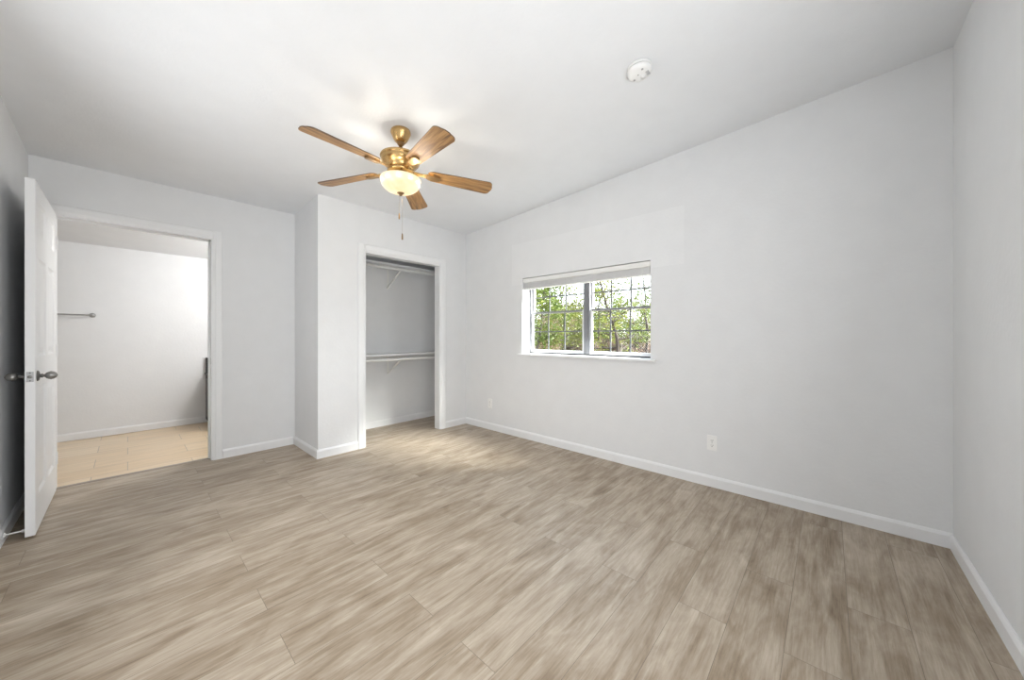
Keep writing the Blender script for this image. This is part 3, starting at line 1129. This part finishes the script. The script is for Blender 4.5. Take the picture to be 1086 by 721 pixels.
def tree(az, d, h, spread, leaf, nleaf, size, label, lean=0.0, trunk=0.09, low=0.25, limbs=9, seed=1, name='tree', clump=0.55):
    random.seed(seed)
    x, y = polar(az, d)
    root = empty(name, (x, y, GZ))
    tag(root, label, 'tree', 'trees beyond the window')
    tr = MB()
    pts, rr = [], []
    k = 8
    for i in range(k + 1):
        t = i / k
        pts.append(Vector((lean * t * t * h * 0.5 + random.uniform(-0.06, 0.06) * (i > 0), random.uniform(-0.07, 0.07) * (i > 0) - lean * 0.3 * t * h * 0.4, -0.15 + t * h * 0.85)))
        rr.append(trunk * (1 - 0.8 * t))
    tr.tube(pts, rr, 9)
    lf = MB()
    per = max(1, nleaf // limbs)
    for j in range(limbs):
        t = low + (0.97 - low) * (j + random.random() * 0.6) / limbs
        i = min(k - 1, int(t * k))
        p0 = pts[i].lerp(pts[i + 1], t * k - i)
        a = j * 2.4 + random.uniform(-0.4, 0.4)
        ln = spread * (1.0 - 0.45 * abs(t - 0.45)) * random.uniform(0.7, 1.1)
        q = [p0]
        rad = [trunk * (1 - 0.8 * t) * 0.6]
        dirv = Vector((math.cos(a), math.sin(a), random.uniform(0.05, 0.55)))
        for s in range(1, 6):
            dirv = (dirv + Vector((random.uniform(-0.3, 0.3), random.uniform(-0.3, 0.3), random.uniform(-0.2, 0.22)))).normalized()
            q.append(q[-1] + dirv * ln / 5)
            rad.append(rad[0] * (1 - s / 5.6))
        tr.tube(q, rad, 6)
        for s in (2, 3, 4, 5):
            leaf_cloud(lf, q[s], clump * random.uniform(0.6, 1.1), per // 4, size)
            for _ in range(2):
                e = q[s] + Vector((random.uniform(-1, 1), random.uniform(-1, 1), random.uniform(-0.4, 0.7))) * clump * 0.9
                tr.tube([q[s], (q[s] + e) / 2 + Vector((0, 0, 0.04)), e], [rad[s] * 0.6 + 0.004, rad[s] * 0.4 + 0.003, 0.003], 5)
    tr.build('trunk', M_bark, root)
    lf.build('foliage', leaf, root)
    return root


def brush(az, d, h, w, n, label, seed, green=0.2, name='dry_shrub', leaves=7):
    random.seed(seed)
    x, y = polar(az, d)
    root = empty(name, (x, y, GZ))
    tag(root, label, 'shrub', 'dry shrubs beyond the window')
    tw = MB()
    lf = MB()
    for _ in range(n):
        a = random.uniform(0, 6.28); r0 = random.uniform(0, 0.35) * w
        p = Vector((math.cos(a) * r0, math.sin(a) * r0, -0.08))
        tip = Vector((math.cos(a) * w * random.uniform(0.2, 1), math.sin(a) * w * random.uniform(0.2, 1), h * random.uniform(0.55, 1.05)))
        mid = (p + tip) / 2 + Vector((random.uniform(-0.12, 0.12), random.uniform(-0.12, 0.12), 0.1))
        tw.tube([p, mid, tip], [0.013, 0.009, 0.003], 4)
        for _k in range(3):
            b0 = mid.lerp(tip, random.random())
            tw.tube([b0, b0 + Vector((random.uniform(-0.3, 0.3), random.uniform(-0.3, 0.3), random.uniform(0.0, 0.3)))], [0.006, 0.003], 4)
        leaf_cloud(lf, mid.lerp(tip, random.random()), 0.22, leaves, 0.085, 0 if random.random() > green else 1)
    tw.build('twigs', M_dry if seed % 3 else M_bark, root)
    lf.build('foliage', [M_dry, M_leaf_b], root)


tree(52.0, 8.3, 3.6, 0.72, M_leaf_a, 2600, 0.085, 'bright green leafy tree at the left end of the left sash', 0.1, 0.05, 0.30, 11, 3, clump=0.40)
tree(56.4, 11.5, 3.9, 1.0, M_leaf_b, 1900, 0.09, 'yellow-green tree in the middle of the left sash', -0.12, 0.05, 0.32, 10, 5, clump=0.5)
tree(61.4, 14.0, 4.2, 1.2, M_leaf_a, 2200, 0.10, 'green tree showing just right of the window mullion', 0.15, 0.07, 0.30, 10, 8, clump=0.55)
tree(65.4, 8.4, 3.5, 0.85, M_leaf_b, 950, 0.08, 'sparse tree with dark crooked limbs in the middle of the right sash', -0.5, 0.065, 0.34, 11, 13, clump=0.45)
tree(69.2, 12.0, 4.3, 1.1, M_leaf_a, 2000, 0.09, 'leafy tree at the right end of the right sash', -0.2, 0.06, 0.32, 10, 21, clump=0.5)
for i, (az, d) in enumerate(((40, 22), (47, 27), (50.5, 20), (54.5, 36), (56.5, 25), (61.0, 42), (63.6, 28), (69.5, 37), (74, 25), (84, 24))):
    tree(az, d, 4.4 + (i % 3) * 0.4, 2.0, (M_leaf_c, M_leaf_b, M_leaf_a)[i % 3], 4600, 0.18,
         'pale green tree in the hazy thicket behind the nearer trees', 0.1, 0.10, 0.14, 11, 40 + i, clump=1.0)
for i, (az, d, h, w_) in enumerate(((50.2, 12.5, 1.30, 0.42), (53.4, 10.1, 1.1, 0.36), (57.0, 14.4, 1.35, 0.45), (60.4, 10.6, 1.1, 0.38),
                                    (63.4, 12.6, 1.25, 0.42), (66.6, 10.8, 1.1, 0.38), (69.6, 13.8, 1.3, 0.45), (46.5, 11, 1.2, 0.42), (73.5, 11, 1.2, 0.42))):
    brush(az, d, h, w_, 75, 'tangled dry brown brush along the foot of the trees', 70 + i)
for i, (az, d) in enumerate(((49.5, 17.5), (54.0, 16.2), (58.6, 18.2), (63.2, 17.0), (67.4, 18.4), (71.8, 16.5))):
    brush(az, d, 2.3, 0.75, 130, 'tall brush with dry stems and green leaves farther back under the trees', 90 + i, 0.75, leaves=16)
random.seed(5)
